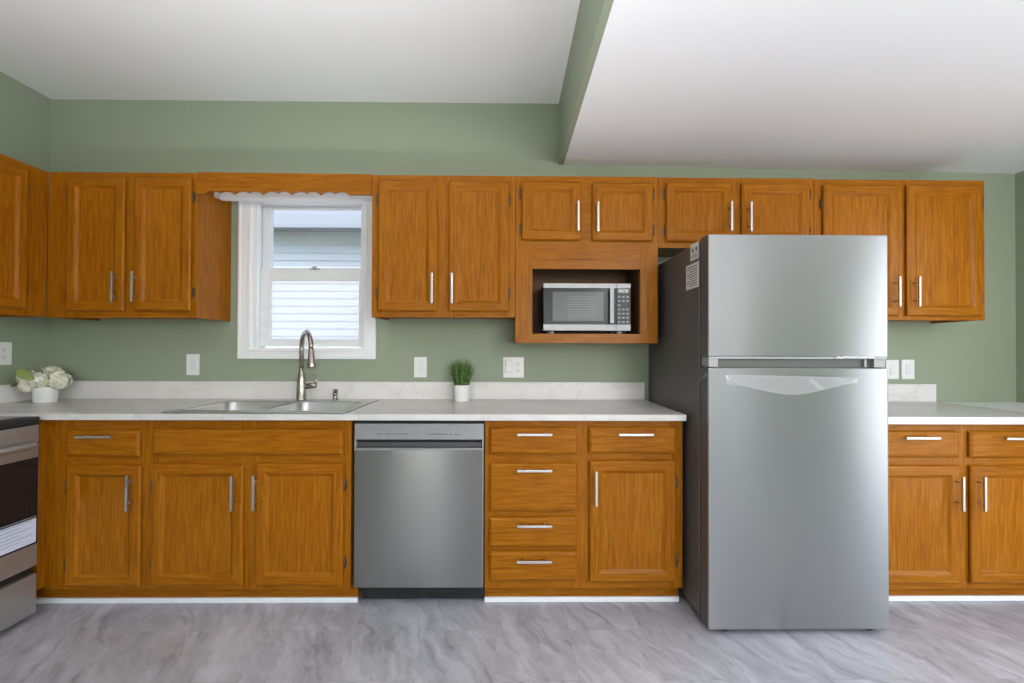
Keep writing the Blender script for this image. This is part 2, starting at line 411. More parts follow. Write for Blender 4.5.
# A: two-door cabinet in the left corner
A = thing('wall_cabinet', 'oak wall cabinet with two tall doors between the left corner and the window valance', 'cabinet', (0, 0, 0), group=UP)
face(A, -2.4398, -1.652, 1.371, 2.145, YU, [(-2.4398, -2.30), (-2.05, -1.95), (-1.700, -1.652)], [(-2.30, -2.05, 2.095, 2.145), (-1.95, -1.70, 2.095, 2.145), (-2.30, -2.05, 1.371, 1.42), (-1.95, -1.70, 1.371, 1.42)])
carcass(A, -2.438, -1.652, 1.371, 2.145, YU+.019)
door(A, -2.327, -2.024, 1.404, 2.112, YU, -2.055, 1.528, hside=-1)
door(A, -1.974, -1.674, 1.406, 2.114, YU, -1.951, 1.530, hside=1)
# B
B = thing('wall_cabinet', 'oak wall cabinet with two tall doors just right of the window', 'cabinet', (0, 0, 0), group=UP)
face(B, -.724, .042, 1.380, 2.141, YU, [(-.724, -.66), (-.40, -.28), (-.02, .042)], [(-.66, -.40, 2.09, 2.141), (-.28, -.02, 2.09, 2.141), (-.66, -.40, 1.38, 1.43), (-.28, -.02, 1.38, 1.43)])
carcass(B, -.724, .042, 1.380, 2.141, YU+.019)
door(B, -.689, -.373, 1.410, 2.108, YU, -.395, 1.530, hside=-1)
door(B, -.312, .008, 1.410, 2.109, YU, -.290, 1.530, hside=1)
# C: two short doors over an open microwave niche
Cc = thing('microwave_cabinet', 'oak wall cabinet with two short doors above an open niche holding the microwave', 'cabinet', (0, 0, 0), group=UP)
nx0, nx1, nz0, nz1 = .135, .716, 1.294, 1.642
face(Cc, .044, .811, 1.244, 2.141, YU-.001, [(.044, nx0), (nx1, .811)],
     [(nx0, nx1, 2.085, 2.141), (nx0, nx1, nz1, 1.692), (nx0, nx1, 1.693, 1.80), (nx0, nx1, 1.244, nz0), (.37, .48, 1.80, 2.085)])
b = MB()
b.box(.044, .059, YU+.018, -.002, 1.244, 2.141, 0).box(.796, .811, YU+.018, -.002, 1.244, 2.141, 0).box(.059, .796, YU+.018, -.002, 2.126, 2.141, 1)
b.box(.059, .796, YU+.018, -.002, 1.252, 1.267, 1).build('carcass', OAKS, Cc)
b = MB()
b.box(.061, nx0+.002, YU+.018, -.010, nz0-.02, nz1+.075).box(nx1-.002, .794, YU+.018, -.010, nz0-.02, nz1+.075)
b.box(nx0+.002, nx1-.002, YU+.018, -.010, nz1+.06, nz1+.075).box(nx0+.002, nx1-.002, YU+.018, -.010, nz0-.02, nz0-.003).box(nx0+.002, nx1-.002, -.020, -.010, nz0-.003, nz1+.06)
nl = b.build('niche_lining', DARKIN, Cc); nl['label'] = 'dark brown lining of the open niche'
b = MB().tube([(.497, -.0225, 1.654), (.497, -.0205, 1.654)], .016, 20, 1).tube([(.497, -.0245, 1.654), (.497, -.0223, 1.654)], .009, 16, 0)
b.build('cord_hole', [BLACK, mat('grommet_brown', (.11, .06, .03), .5)], Cc)
door(Cc, .076, .395, 1.794, 2.108, YU-.001, .374, 1.914, .158, -1, .06)
door(Cc, .453, .780, 1.790, 2.103, YU-.001, .478, 1.910, .158, 1, .06)
# D over the refrigerator
Dd = thing('wall_cabinet', 'short oak wall cabinet with two small doors above the refrigerator', 'cabinet', (0, 0, 0), group=UP)
face(Dd, .813, 1.656, 1.759, 2.139, YU, [(.813, .885), (1.175, 1.29), (1.60, 1.656)], [(.885, 1.175, 2.085, 2.139), (1.29, 1.60, 2.085, 2.139), (.885, 1.175, 1.759, 1.81), (1.29, 1.60, 1.759, 1.81)])
carcass(Dd, .813, 1.656, 1.759, 2.139, YU+.019)
door(Dd, .850, 1.208, 1.789, 2.109, YU, 1.185, 1.918, .158, -1, .06)
door(Dd, 1.256, 1.627, 1.784, 2.106, YU, 1.289, 1.915, .158, 1, .06)
# E
Ee = thing('wall_cabinet', 'oak wall cabinet with two tall doors half hidden behind the refrigerator at right', 'cabinet', (0, 0, 0), group=UP)
face(Ee, 1.658, 2.590, 1.375, 2.135, YU, [(1.658, 1.73), (2.07, 2.18), (2.53, 2.590)], [(1.73, 2.07, 2.085, 2.135), (2.18, 2.53, 2.085, 2.135), (1.73, 2.07, 1.375, 1.42), (2.18, 2.53, 1.375, 1.42)])
carcass(Ee, 1.658, 2.590, 1.375, 2.135, YU+.019)
door(Ee, 1.698, 2.107, 1.396, 2.101, YU, 2.079, 1.523, hside=-1)
door(Ee, 2.150, 2.562, 1.396, 2.105, YU, 2.185, 1.523, hside=1)
# J on the left wall, faces +X
J = thing('wall_cabinet', 'oak wall cabinet on the left wall, cut off by the photo edge', 'cabinet', (XL, -.86, 0), math.pi/2, group=UP)
jf = -(-2.440-XL)
face(J, 0, .553, 1.372, 2.143, jf, [(0, .06), (.40, .553)], [(.06, .40, 2.09, 2.143), (.06, .40, 1.372, 1.42)])
carcass(J, 0, .553, 1.372, 2.143, jf+.019)
door(J, .02, .440, 1.405, 2.110, jf, .045, 1.53, hside=1)

# valance board over the window, wavy lower edge
V = thing('valance', 'oak valance board with scalloped lower edge above the window', 'valance', (0, 0, 0))
pts = [(-1.651, 2.149), (-.7255, 2.144)]
n = 260; xa, xb = -.7255, -1.651; per = .0765
for i in range(n+1):
    x = xa+(xb-xa)*i/n
    if -1.615 < x < -.85:                            # pairs of scallops with pointed cusps between them
        q = (x+1.615)/per; ph = q % 1.0; k = int(q)
        base_z = (2.033 if k % 2 == 0 else 2.040)*(1-ph)+(2.040 if k % 2 == 0 else 2.033)*ph
        z = base_z+.013*math.sin(math.pi*ph)**.7
    else: z = 2.034
    pts.append((x, z))
b = MB().poly(pts, 'y', YU-.003, YU+.016, 0); b.build('board', OH, V)
# white bar under it
T = thing('light_bar', 'slim rounded white bar behind the scalloped valance over the window', 'light fixture', (0, 0, 0))
b = MB().box(-1.632, -.735, -.180, -.124, 2.046, 2.104, bev=.022); b.build('housing', PLATE, T)
for xx in (-1.6515, -.735): MB().box(xx, xx+.0195 if xx < -1 else xx+.0095, -.166, -.140, 2.062, 2.094).build('bracket', PLATE, T)

# ---- base cabinets
LO = 'base cabinets'
def toe(root, x0, x1, z1): MB().box(x0, x1, -.548, -.530, .004, z1, 1).build('toe_kick', OAKS, root)
def basebody(root, x0, x1, z0, z1):
    b = MB(); t = .015
    b.box(x0, x0+t, YB+.019, -.002, z0, z1, 0).box(x1-t, x1, YB+.019, -.002, z0, z1, 0).box(x0+t, x1-t, YB+.019, -.002, z0+.004, z0+.02, 1)
    b.box(x0+t, x1-t, -.010, -.002, z0+.02, z1-.2, 0)
    for xx in (x0, x1-t): b.box(xx, xx+t, -.530, -.002, .001, z0, 0)
    return b.build('carcass', OAKS, root)
ZT = .8815
F = thing('base_cabinet', 'narrow oak base cabinet with one drawer and one door beside the range', 'cabinet', (0, 0, 0), group=LO)
face(F, -2.146, -1.672, .086, ZT, YB, [(-2.146, -2.015), (-1.715, -1.672)], [(-2.015, -1.715, .815, ZT), (-2.015, -1.715, .66, .715), (-2.015, -1.715, .086, .125)])
basebody(F, -2.146, -1.672, .086, ZT); toe(F, -2.24, -1.6725, .086)
e = MB().box(-2.185, -2.1465, -.632, YB+.019, .100, ZT, 0, bev=.0015).build('corner_stile', OAKS, F)
drawer(F, -2.040, -1.703, .706, .829, YB, -1.880, .804)
door(F, -2.038, -1.694, .106, .669, YB, -1.727, .549, hside=-1)
G = thing('base_cabinet', 'oak sink base cabinet with two doors under the sink', 'cabinet', (0, 0, 0), group=LO)
face(G, -1.671, -.728, .086, ZT, YB, [(-1.671, -1.62), (-1.245, -1.145), (-.785, -.728)], [(-1.62, -1.245, .825, ZT), (-1.145, -.785, .825, ZT), (-1.62, -1.245, .655, .72), (-1.145, -.785, .655, .72), (-1.62, -1.245, .086, .13), (-1.145, -.785, .086, .13)])
basebody(G, -1.671, -.728, .086, ZT); toe(G, -1.6715, -.710, .086)
drawer(G, -1.645, -.763, .713, .836, YB, name='false_drawer_front')
door(G, -1.646, -1.222, .110, .672, YB, -1.255, .548, hside=-1)
door(G, -1.166, -.760, .110, .675, YB, -1.155, .549, hside=1)
H = thing('base_cabinet', 'oak base cabinet with five drawers and one door between dishwasher and refrigerator', 'cabinet', (0, 0, 0), group=LO)
face(H, -.102, .832, .088, ZT, YB, [(-.102, -.055), (.300, .42), (.770, .832)], [(-.055, .300, .825, ZT), (-.055, .30, .675, .73), (-.055, .30, .42, .46), (-.055, .30, .26, .29), (-.055, .30, .088, .14), (.42, .77, .83, ZT), (.42, .77, .68, .735), (.42, .77, .088, .14)])
basebody(H, -.102, .832, .088, ZT); toe(H, -.102, .831, .088)
for z0, z1, hz in ((.717, .845, .817), (.451, .679, .651), (.284, .426, .397), (.128, .266, .234)):
    drawer(H, -.081, .331, z0, z1, YB, .129, hz)
drawer(H, .385, .796, .722, .848, YB, .597, .817)
door(H, .388, .796, .121, .689, YB, .4135, .568, hside=1)
I = thing('base_cabinet', 'oak base cabinet with two drawers over two doors right of the refrigerator', 'cabinet', (0, 0, 0), group=LO)
face(I, 1.672, 2.640, .080, .867, YB, [(1.672, 1.76), (2.10, 2.235), (2.56, 2.640)], [(1.76, 2.10, .815, .867), (2.235, 2.56, .815, .867), (1.76, 2.10, .65, .715), (2.235, 2.56, .65, .715), (1.76, 2.10, .08, .125), (2.235, 2.56, .08, .125)])
basebody(I, 1.672, 2.640, .080, .867); toe(I, 1.672, 2.640, .08)
drawer(I, 1.722, 2.140, .704, .829, YB, 1.931, .803)
drawer(I, 2.190, 2.604, .702, .829, YB, 2.402, .801)
door(I, 1.722, 2.143, .110, .667, YB, 2.119, .545, hside=-1)
door(I, 2.191, 2.604, .110, .667, YB, 2.221, .544, hside=1)
# white shoe strips
for i, (x0, x1) in enumerate(((-2.24, -.708), (-.104, .830), (1.672, 2.640))):
    struct(f'trim_{i+1}', MB().box(x0, x1, -.562, -.5485, .0005, .024, bev=.003), WHITE)

# ------------------------------------------------------------------ countertops
CT = thing('countertop', 'long pale grey marble-look countertop with backsplash, left of the refrigerator', 'countertop', (0, 0, .882), group='countertops')
sx0, sx1, sy0, sy1 = -1.575, -.765, -.610, -.075        # hole for the sink
b = MB(); z0, z1 = .882, .910; yf = -.654
b.box(XL+.001, sx0, yf, -.001, z0, z1).box(sx1, .829, yf, -.001, z0, z1).box(sx0, sx1, yf, sy0, z0, z1).box(sx0, sx1, sy1, -.001, z0, z1)
b.build('worktop', COUNTER, CT, (0, 0, .882))
b = MB().box(XL+.021, .829-.004, -.020, -.0005, .9102, 1.014, bev=.002).box(XL+.0005, XL+.020, -.652, -.0005, .9102, 1.008, bev=.002)
b.build('backsplash', SPLASH, CT, (0, 0, .882))
C2 = thing('countertop', 'short grey marble-look countertop with backsplash stub, right of the refrigerator', 'countertop', (0, 0, .868), group='countertops')
MB().box(1.66, 2.60, -.654, -.001, .868, .902).build('worktop', COUNTER, C2, (0, 0, .868))
MB().box(1.66, 2.595-.285+.28, -.020, -.0005, .9022, 1.008, bev=.002).build('backsplash', SPLASH, C2, (0, 0, .868))
LD = thing('ledge', 'plain white ledge filling the gap between right countertop end and wall', 'ledge', (2.85, -.3, 0))
MB().box(2.604, XR-.002, -.70, -.002, .869, .900, bev=.003).build('ledge_top', WHITE, LD, (2.85, -.3, 0))
MB().box(2.65, XR-.004, -.66, -.004, .0005, .8685).build('ledge_base', WHITE, LD, (2.85, -.3, 0))

# ------------------------------------------------------------------ sink, faucet, soap dispenser
SK = thing('sink', 'stainless steel double basin drop-in sink in the countertop below the window', 'sink', (-1.17, -.34, .910))
so = (-1.17, -.34, .910)
def rrect(x0, x1, y0, y1, r, n=6):
    P = []
    for cx, cy, a in ((x1-r, y1-r, 0), (x0+r, y1-r, 90), (x0+r, y0+r, 180), (x1-r, y0+r, 270)):
        for k in range(n+1):
            t = math.radians(a+90*k/n); P.append((cx+r*math.cos(t), cy+r*math.sin(t)))
    return P
b = MB(); bm = b.bm
basins = [(-1.545, -1.190, -.585, -.185), (-1.150, -.795, -.585, -.185)]
rx0, rx1, ry0, ry1, zr = -1.590, -.750, -.632, -.052, .9150
def strip(bm, A, B, sm=True):
    n = len(A)
    for k in range(n):
        f = bm.faces.new((A[k], A[(k+1) % n], B[(k+1) % n], B[k])); f.smooth = sm
# rim deck made from bars around the basins, outer lip rounded
b.box(rx0, rx1, ry0, -.580, .9105, zr+.0015, bev=.0025).box(rx0, rx1, -.190, ry1, .9105, zr, bev=.002)
b.box(rx0, -1.540, -.580, -.190, .9105, zr).box(-.800, rx1, -.580, -.190, .9105, zr).box(-1.195, -1.145, -.580, -.190, .9105, zr-.001)
b.build('sink_rim', SINKST, SK, so)
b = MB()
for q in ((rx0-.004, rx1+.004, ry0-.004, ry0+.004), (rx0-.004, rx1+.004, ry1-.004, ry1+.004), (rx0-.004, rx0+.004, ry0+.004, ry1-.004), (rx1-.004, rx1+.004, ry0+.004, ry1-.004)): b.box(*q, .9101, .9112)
b.build('sink_rim_shadow', mat('rim_shadow_grey', (.10, .10, .10), .6), SK, so)  # dark strip standing in for the shadow line under the sink rim
for (x0, x1, y0, y1) in basins:
    b = MB(); bm = b.bm; rings = []
    for ins, z, r in ((-.013, .9155, .05), (-.010, .9178, .05), (-.004, .9182, .05), (.001, .9165, .05), (.004, .910, .05), (.010, .80, .05), (.018, .745, .05), (.045, .730, .035), (.10, .728, .03)):
        rings.append([bm.verts.new((px, py, z)) for px, py in rrect(x0+ins, x1-ins, y0+ins, y1-ins, r)])
    for i in range(len(rings)-1): strip(bm, rings[i], rings[i+1])
    bm.faces.new(rings[-1])
    basin = b.build('basin', SINKST, SK, so)
    cx, cy = (x0+x1)/2, (y0+y1)/2+.04
    b = MB().lathe([(.043, .7285), (.043, .7305), (.034, .7315), (.030, .7300), (.006, .7295)], (cx, cy), 28)
    b.build('drain', NICKEL, basin, so)
FA = thing('faucet', 'brushed nickel pull-down gooseneck faucet behind the sink', 'faucet', (-1.180, -.110, .9155))
fo = (-1.180, -.110, .9155); fx, fy = -1.180, -.110
b = MB().lathe([(.030, .9155), (.030, .920), (.027, .924), (.0255, .99), (.0235, 1.03), (.0185, 1.06), (.0145, 1.075), (.0140, 1.10)], (fx, fy), 28)
b.build('body', FAUCETM, FA, fo)
dirx, diry = .595, -.804
pts = [(fx, fy, 1.08)]
R = .105; zc_ = 1.212
for k in range(0, 19):
    t = math.radians(k*10); d = R-R*math.cos(t)
    pts.append((fx+dirx*d, fy+diry*d, zc_+R*.86*math.sin(t)))
b = MB().tube(pts, .0128, 18); b.build('spout', FAUCETM, FA, fo)
dx, dy = fx+dirx*2*R, fy+diry*2*R
b = MB().tube([(dx, dy, 1.214), (dx+.001, dy-.001, 1.198), (dx+.003, dy-.004, 1.180), (dx+.006, dy-.009, 1.135), (dx+.008, dy-.012, 1.112), (dx+.008, dy-.012, 1.106)], [.0135, .0145, .0155, .0205, .0225, .0205], 20)
b.build('spray_head', FAUCETM, FA, fo)
b = MB().tube([(fx+.012, fy, .992), (fx+.060, fy, .998), (fx+.080, fy, 1.001), (fx+.087, fy, 1.002)], [.0150, .0165, .0175, .010], 18)
b.tube([(fx+.078, fy, 1.008), (fx+.086, fy, 1.024), (fx+.076, fy+.002, 1.050), (fx+.062, fy+.004, 1.072), (fx+.060, fy+.004, 1.080)], [.010, .0075, .0055, .0050, .004], 12)
b.build('lever_handle', FAUCETM, FA, fo)
SD = thing('soap_dispenser', 'stubby chrome dispenser post at the right rear corner of the sink', 'soap dispenser', (-.986, -.110, .9155))
do = (-.986, -.110, .9155)
b = MB().lathe([(.020, .9155), (.020, .919), (.013, .922), (.0125, .945), (.0155, .947), (.0155, .957)], (-.986, -.110), 22); b.build('base', FAUCETM, SD, do)
b = MB().lathe([(.0085, .957), (.0085, .966), (.014, .968), (.014, .975), (.010, .978)], (-.986, -.110), 20)
b.tube([(-.986, -.110, .971), (-.968, -.135, .972), (-.962, -.143, .966)], [.006, .0055, .004], 10); b.build('pump_head', FAUCETM, SD, do)

# ------------------------------------------------------------------ dishwasher
DW = thing('dishwasher', 'stainless steel dishwasher between the sink cabinet and the drawers', 'dishwasher', (-.407, -.60, 0))
wo = (-.407, -.60, 0); x0, x1 = -.708, -.107
MB().box(x0-.008, x1-.0+.002, -.575, -.03, .105, .868).build('tub', BLACK, DW, wo)
MB().box(x0, x1, -.620, -.576, .100, .738, bev=.004).build('door', DWSTEEL, DW, wo)
b = MB()
b.box(x0, x1, -.620, -.577, .787, .862, bev=.003).box(x0, x0+.009, -.620, -.577, .739, .789).box(x1-.007, x1, -.620, -.577, .739, .789)
b.box(x0, x1, -.624, -.598, .7385, .7480, bev=.002)
cp = b.build('control_panel', mat('control_panel_grey', (.30, .30, .305), .4, .5), DW, wo)
b = MB().box(x0+.009, x1-.007, -.592, -.578, .749, .787); b.quad((x0+.009, -.592, .770), (x1-.007, -.592, .770), (x1-.007, -.618, .787), (x0+.009, -.618, .787))
b.build('handle_recess', mat('recess_dark_grey', (.10, .10, .105), .35, .6), DW, wo)
INK = mat('grey_ink', (.12, .12, .13), .5)
def dash(parent, off, y, items, m=INK, name='legend'):
    b = MB()
    for (xa, xb, za, zb) in items: b.box(xa, xb, y-.0006, y, za, zb)
    return b.build(name, m, parent, off)
dash(cp, wo, -.6203, [(x0+.095+i*.030, x0+.113+i*.030, .836, .8375) for i in range(4)] + [(x0+.10, x0+.128, .812, .816)] + [(x0+.145+i*.0215, x0+.162+i*.0215, .812, .816) for i in range(5)]
     + [(x0+.115+i*.044, x0+.122+i*.044, .802, .8035) for i in range(4)])
dash(cp, wo, -.6203, [(x0+.345+i*.022, x0+.358+i*.022, .835, .8365) for i in range(5)] + [(x0+.34+i*.020, x0+.356+i*.020, .811, .816) for i in range(6)])
dash(cp, wo, -.6203, [(x0+.466, x0+.480, .808, .813), (x0+.482, x0+.490, .809, .812)])
b = MB().box(x0+.02, x1, -.545, -.530, .012, .098).box(x0+.035, x0+.05, -.547, -.544, .03, .04).box(x1-.05, x1-.035, -.547, -.544, .03, .04)
b.build('kick_plate', BLACK, DW, wo)
for xx in (x0+.05, x1-.05): MB().tube([(xx, -.50, .0005), (xx, -.50, .105)], .015, 12).build('foot', RUBBER, DW, wo)

# ------------------------------------------------------------------ refrigerator
RF = thing('refrigerator', 'tall stainless steel top-freezer refrigerator with dark grey sides', 'refrigerator', (1.24, -.45, 0))
ro = (1.24, -.45, 0); fx0, fx1, fyf = .856, 1.628, -.825
b = MB().box(fx0-.003, fx1-.002, -.735, -.008, .03, 1.690, bev=.004); b.build('body', FRSIDE, RF, ro)
def fdoor(name, z0, z1):
    b = MB()
    b.box(fx0, fx1, fyf+.012, -.745, z0, z1, 1, bev=.004)
    b.box(fx0, fx1, fyf, fyf+.014, z0, z1, 0, bev=.005)
    return b.build(name, [FRIDGE, FRSIDE], RF, ro)
fz = fdoor('freezer_door', 1.181, 1.703); fr = fdoor('refrigerator_door', .025, 1.133)
MB().box(fx0+.003, fx1-.003, -.7452, -.7348, .04, 1.690).build('door_gasket', RUBBER, RF, ro)
b = MB().box(fx0+.006, fx1-.004, -.795, -.7455, 1.1335, 1.1805, 0)
b.box(fx0+.004, fx0+.045, -.818, -.7455, 1.137, 1.172, 1, bev=.002).box(fx1-.088, fx1-.078, -.805, -.7455, 1.138, 1.171, 1).box(fx1-.055, fx1-.006, -.817, -.7455, 1.137, 1.173, 1, bev=.002)
b.box(fx0+.004, fx1-.006, -.822, -.7455, 1.1735, 1.1805, 2)
hr = b.build('handle_recess', [mat('recess_grey', (.09, .09, .085), .5), mat('hinge_cover_grey', (.30, .30, .30), .5), mat('recess_lip', (.30, .31, .31), .4, .6)], RF, ro)
for xx in (fx0+.09, fx1-.055):
    for yy in (-.77, -.15): MB().tube([(xx, yy, .0005), (xx, yy, .031)], .022, 14).build('foot', RUBBER, RF, ro)
LAB = mat('label_paper', (.72, .72, .71), .5)
def slabel(y0, y1, z0, z1, rows, tri=False):
    b = MB().box(fx0-.0046, fx0-.0033, y0, y1, z0, z1, 0)
    for r in rows: b.box(fx0-.0052, fx0-.0045, r[0], r[1], r[2], r[3], 1)
    o_ = b.build('warning_label', [LAB, INK], RF, ro); o_['label'] = 'white printed sticker on the dark side'
    return o_
slabel(-.733, -.645, 1.620, 1.695, [(-.722, -.704, 1.655, 1.675), (-.680, -.662, 1.655, 1.675), (-.725, -.655, 1.640, 1.643), (-.725, -.665, 1.631, 1.634)])
slabel(-.735, -.592, 1.492, 1.606, [(-.722, -.605 - .03*(i % 3 == 2), 1.590-i*.011, 1.594-i*.011) for i in range(9)])
b = MB().box(fx0-.0046, fx0-.0033, -.733, -.650, 1.611, 1.617); b.build('warning_label', INK, RF, ro)
# wrinkled protective film left on the top of the lower door
b = MB(); nx, nz = 60, 14; g_ = []
for i in range(nx+1):
    row = []; u = i/nx
    for j in range(nz+1):
        v = j/nz
        xx = fx0+.075+u*.56; top = 1.106-.012*u; bot = 1.066-.040*math.sin(math.pi*min(1, max(0, u*1.02)))**1.0+.006*math.sin(u*9)
        bot = min(bot, top-.004)
        zz = bot+(top-bot)*v
        yy = fyf-.0012-.0060*abs(math.sin(7*u+2.1*v+1.2*math.sin(9*u)))*math.sin(math.pi*v)**.5*math.sin(math.pi*u)**.5-.0025*(1-v)*math.sin(math.pi*u)
        row.append(b.bm.verts.new((xx, yy, zz)))
    g_.append(row)
for i in range(nx):
    for j in range(nz):
        f = b.bm.faces.new((g_[i][j], g_[i+1][j], g_[i+1][j+1], g_[i][j+1])); f.smooth = True
fl = b.build('protective_film', FILM, RF, ro); fl['label'] = 'loose clear plastic film across the lower door'
# torn film strip along the recess
b = MB(); prev = None; random.seed(3)
for i in range(26):
    xx = fx1-.225+i*.0066; zz = 1.1775+random.uniform(-.003, .002)
    q = (b.bm.verts.new((xx, fyf-.002-random.uniform(0, .004), zz)), b.bm.verts.new((xx, fyf-.001, zz+.006)))
    if prev: b.bm.faces.new((prev[0], q[0], q[1], prev[1]))
    prev = q
b.build('film_scrap', mat('film_white', (.6, .6, .6), .4), RF, ro)
b = MB(); prev = None
for i in range(10):
    yy = -.745-.078*i/9
    zz = 1.082+.030*i/9+.004*math.sin(i*2.2)
    q = (b.bm.verts.new((fx0-.0040-.001*(i % 2), yy, zz)), b.bm.verts.new((fx0-.0038, yy, zz-.012)))
    if prev: b.bm.faces.new((prev[0], q[0], q[1], prev[1]))
    prev = q
b.build('film_scrap', FILM, RF, ro)

# ------------------------------------------------------------------ range on the left wall (built facing -Y, turned to face +X)
RG = thing('range', 'stainless steel electric range with black glass door, cut off at the left edge', 'stove', (XL+.012, -1.440, 0), math.pi/2)
rd = -(-2.097-(XL+.012))         # local y of the front plane (negative)
w = .760
MB().box(.004, w-.004, rd+.045, -.004, .03, .862).build('body', mat('range_side_grey', (.08, .08, .08), .4), RG)
b = MB().box(0, w, rd-.004, -.004, .866, .902, 0, bev=.006)
b.box(.02, w-.02, rd+.03, -.03, .9022, .9045, 1); ck = b.build('cooktop', [BLACK, BLACKGL], RG)
for q, (bx, by, br_) in enumerate(((.2, -.45, .10), (.56, -.45, .085), (.2, -.17, .075), (.56, -.17, .10))):
    MB().lathe([(br_-.004, .9046), (br_-.004, .9050), (br_, .9050), (br_, .9046)], (bx, by), 40).build('burner_ring', INK, ck)
b = MB().box(.003, w-.003, rd-.002, rd+.040, .722, .8655, 0, bev=.003).box(.003, w-.003, rd-.001, rd+.040, .240, .338, 0, bev=.003)
b.box(.003, .02, rd-.001, rd+.04, .338, .722, 0).box(w-.0045, w-.003, rd-.001, rd+.04, .338, .722, 0).box(.02, w-.0045, rd+.01, rd+.04, .338, .722, 0)
od = b.build('oven_door', RANGEST, RG)
MB().box(.02, w-.0045, rd-.0015, rd+.0095, .339, .7215).build('oven_window', BLACKGL, od)
pts = [(.045, rd+.002, .780), (.05, rd-.030, .784), (.08, rd-.050, .786)]+[(.12+.52*k/6, rd-.052, .787) for k in range(7)]+[(w-.08, rd-.050, .786), (w-.05, rd-.030, .784), (w-.045, rd+.002, .780)]
MB().tube(pts, .0155, 14).build('handle', RANGEST, od)
b = MB().box(.10, w-.012, rd-.0028, rd-.0016, .347, .462, 0)
for i in range(6): b.box(.13, w-.03-.05*(i % 2), rd-.0034, rd-.0027, .445-i*.015, .448-i*.015, 1)
b.box(.10, w-.012, rd-.0034, rd-.0027, .453, .461, 2)
ol = b.build('paper_label', [mat('label_blue_white', (.62, .66, .78), .5), mat('label_blue_ink', (.30, .34, .46), .5), mat('label_dark', (.05, .05, .06), .5)], od); ol['label'] = 'white paper sheet taped to the black oven glass'
b = MB()
b.box(.003, w-.003, rd+.0005, rd+.040, .030, .205, 0, bev=.003).box(.003, .12, rd+.0005, rd+.04, .206, .236, 0).box(.003, w-.003, rd+.02, rd+.04, .205, .238, 1)
b.build('storage_drawer', [RANGEST, BLACK], RG)
for bx in (.06, w-.06):
    for by in (rd+.08, -.06): MB().tube([(bx, by, .0005), (bx, by, .03)], .018, 12).build('foot', RUBBER, RG)

# ------------------------------------------------------------------ microwave in the niche
MW = thing('microwave', 'small silver and black countertop microwave sitting in the oak niche', 'microwave', (.431, -.17, 1.2915))
mo = (.431, -.17, 1.2915); ax0, ax1, az0, az1, ay = .196, .668, 1.312, 1.567, -.292
MB().box(ax0+.002, ax1-.002, ay+.022, -.030, az0+.002, az1-.002, bev=.004).build('body', mat('microwave_case', (.05, .05, .052), .4), MW, mo)
MWG = mat('microwave_window_grey', (.105, .108, .108), .2, Specular_IOR_Level=.18)
sp = .588
b = MB().box(ax0, sp, ay, ay+.020, az0+.033, az1-.025, 0, bev=.002).box(ax0, sp, ay-.0005, ay+.020, az0, az0+.0335, 1, bev=.002).box(ax0, sp, ay-.0005, ay+.020, az1-.0255, az1, 1, bev=.002)
md = b.build('door', [mat('microwave_door_grey', (.030, .032, .032), .2, Specular_IOR_Level=.12), MWST], MW, mo)
b = MB().box(ax0+.050, ax0+.325, ay-.0010, ay+.002, 1.364, 1.521, 0)
for i in range(9): b.box(ax0+.130, ax0+.285, ay-.0014, ay-.0008, 1.385+i*.0135, 1.3862+i*.0135, 1)
b.build('window', [MWG, mat('window_line', (.24, .24, .24), .3)], md, mo)
b = MB().box(.550, .570, ay-.030, ay-.020, 1.351, 1.538, 0, bev=.003).box(.553, .567, ay-.021, ay+.001, 1.356, 1.366).box(.553, .567, ay-.021, ay+.001, 1.523, 1.533)
b.build('handle', MWST, md, mo)
b = MB().box(sp+.001, ax1, ay, ay+.020, az0+.033, az1-.025, 0, bev=.002).box(sp+.001, ax1, ay-.0005, ay+.020, az0, az0+.0335, 1, bev=.002).box(sp+.001, ax1, ay-.0005, ay+.020, az1-.0255, az1, 1, bev=.002)
mc = b.build('control_panel', [mat('microwave_panel_grey', (.05, .052, .055), .3, Specular_IOR_Level=.14), MWST], MW, mo)
b = MB().box(.600, .655, ay-.0008, ay+.001, 1.518, 1.537, 0)
for i in range(3): b.box(.613+i*.012, .620+i*.012, ay-.0014, ay-.0007, 1.524, 1.531, 1)
b.build('display', [mat('display_dark', (.02, .035, .012), .2), mat('display_green', (.25, .42, .12), .4)], mc, mo)
BT = mat('button_grey', (.34, .34, .35), .4)
for r in range(7):
    for c in range(3):
        if r == 2 and c: continue
        bx, bz = .599+c*.0225, 1.497-r*.0225
        MB().box(bx, bx+.013, ay-.0012, ay+.001, bz-.006, bz+.001).build('button', BT, mc, mo)
FG = mat('foot_grey', (.5, .5, .5), .5)
for bx in (ax0+.05, ax1-.05):
    for by in (ay+.05, -.07): MB().tube([(bx, by, 1.2915), (bx, by, az0+.004)], .014, 12).build('foot', FG, MW, mo)

# ------------------------------------------------------------------ outlets and switches
def plate(name, label, cat, x0, x1, z0, z1):
    x0, x1, z0, z1 = x0, x1, z0, z1
    r = thing(name, label, cat, ((x0+x1)/2, 0, (z0+z1)/2), group='wall plates')
    MB().box(x0, x1, -.0065, -.0003, z0, z1, bev=.0025).build('cover_plate', PLATE, r, ((x0+x1)/2, 0, (z0+z1)/2))
    return r, ((x0+x1)/2, 0, (z0+z1)/2)
def rocker(r, of, cx, cz, w=.033, h=.067):
    b = MB().box(cx-w/2, cx+w/2, -.0078, -.006, cz-h/2, cz+h/2, bev=.001)
    b.poly([(-.0075, cz-h/2+.004), (-.0115, cz-h/2+.004), (-.0082, cz+h/2-.004), (-.0075, cz+h/2-.004)], 'x', cx-w/2+.003, cx+w/2-.003)
    b.build('rocker', mat('rocker_white', (.74, .75, .77), .3), r, of)
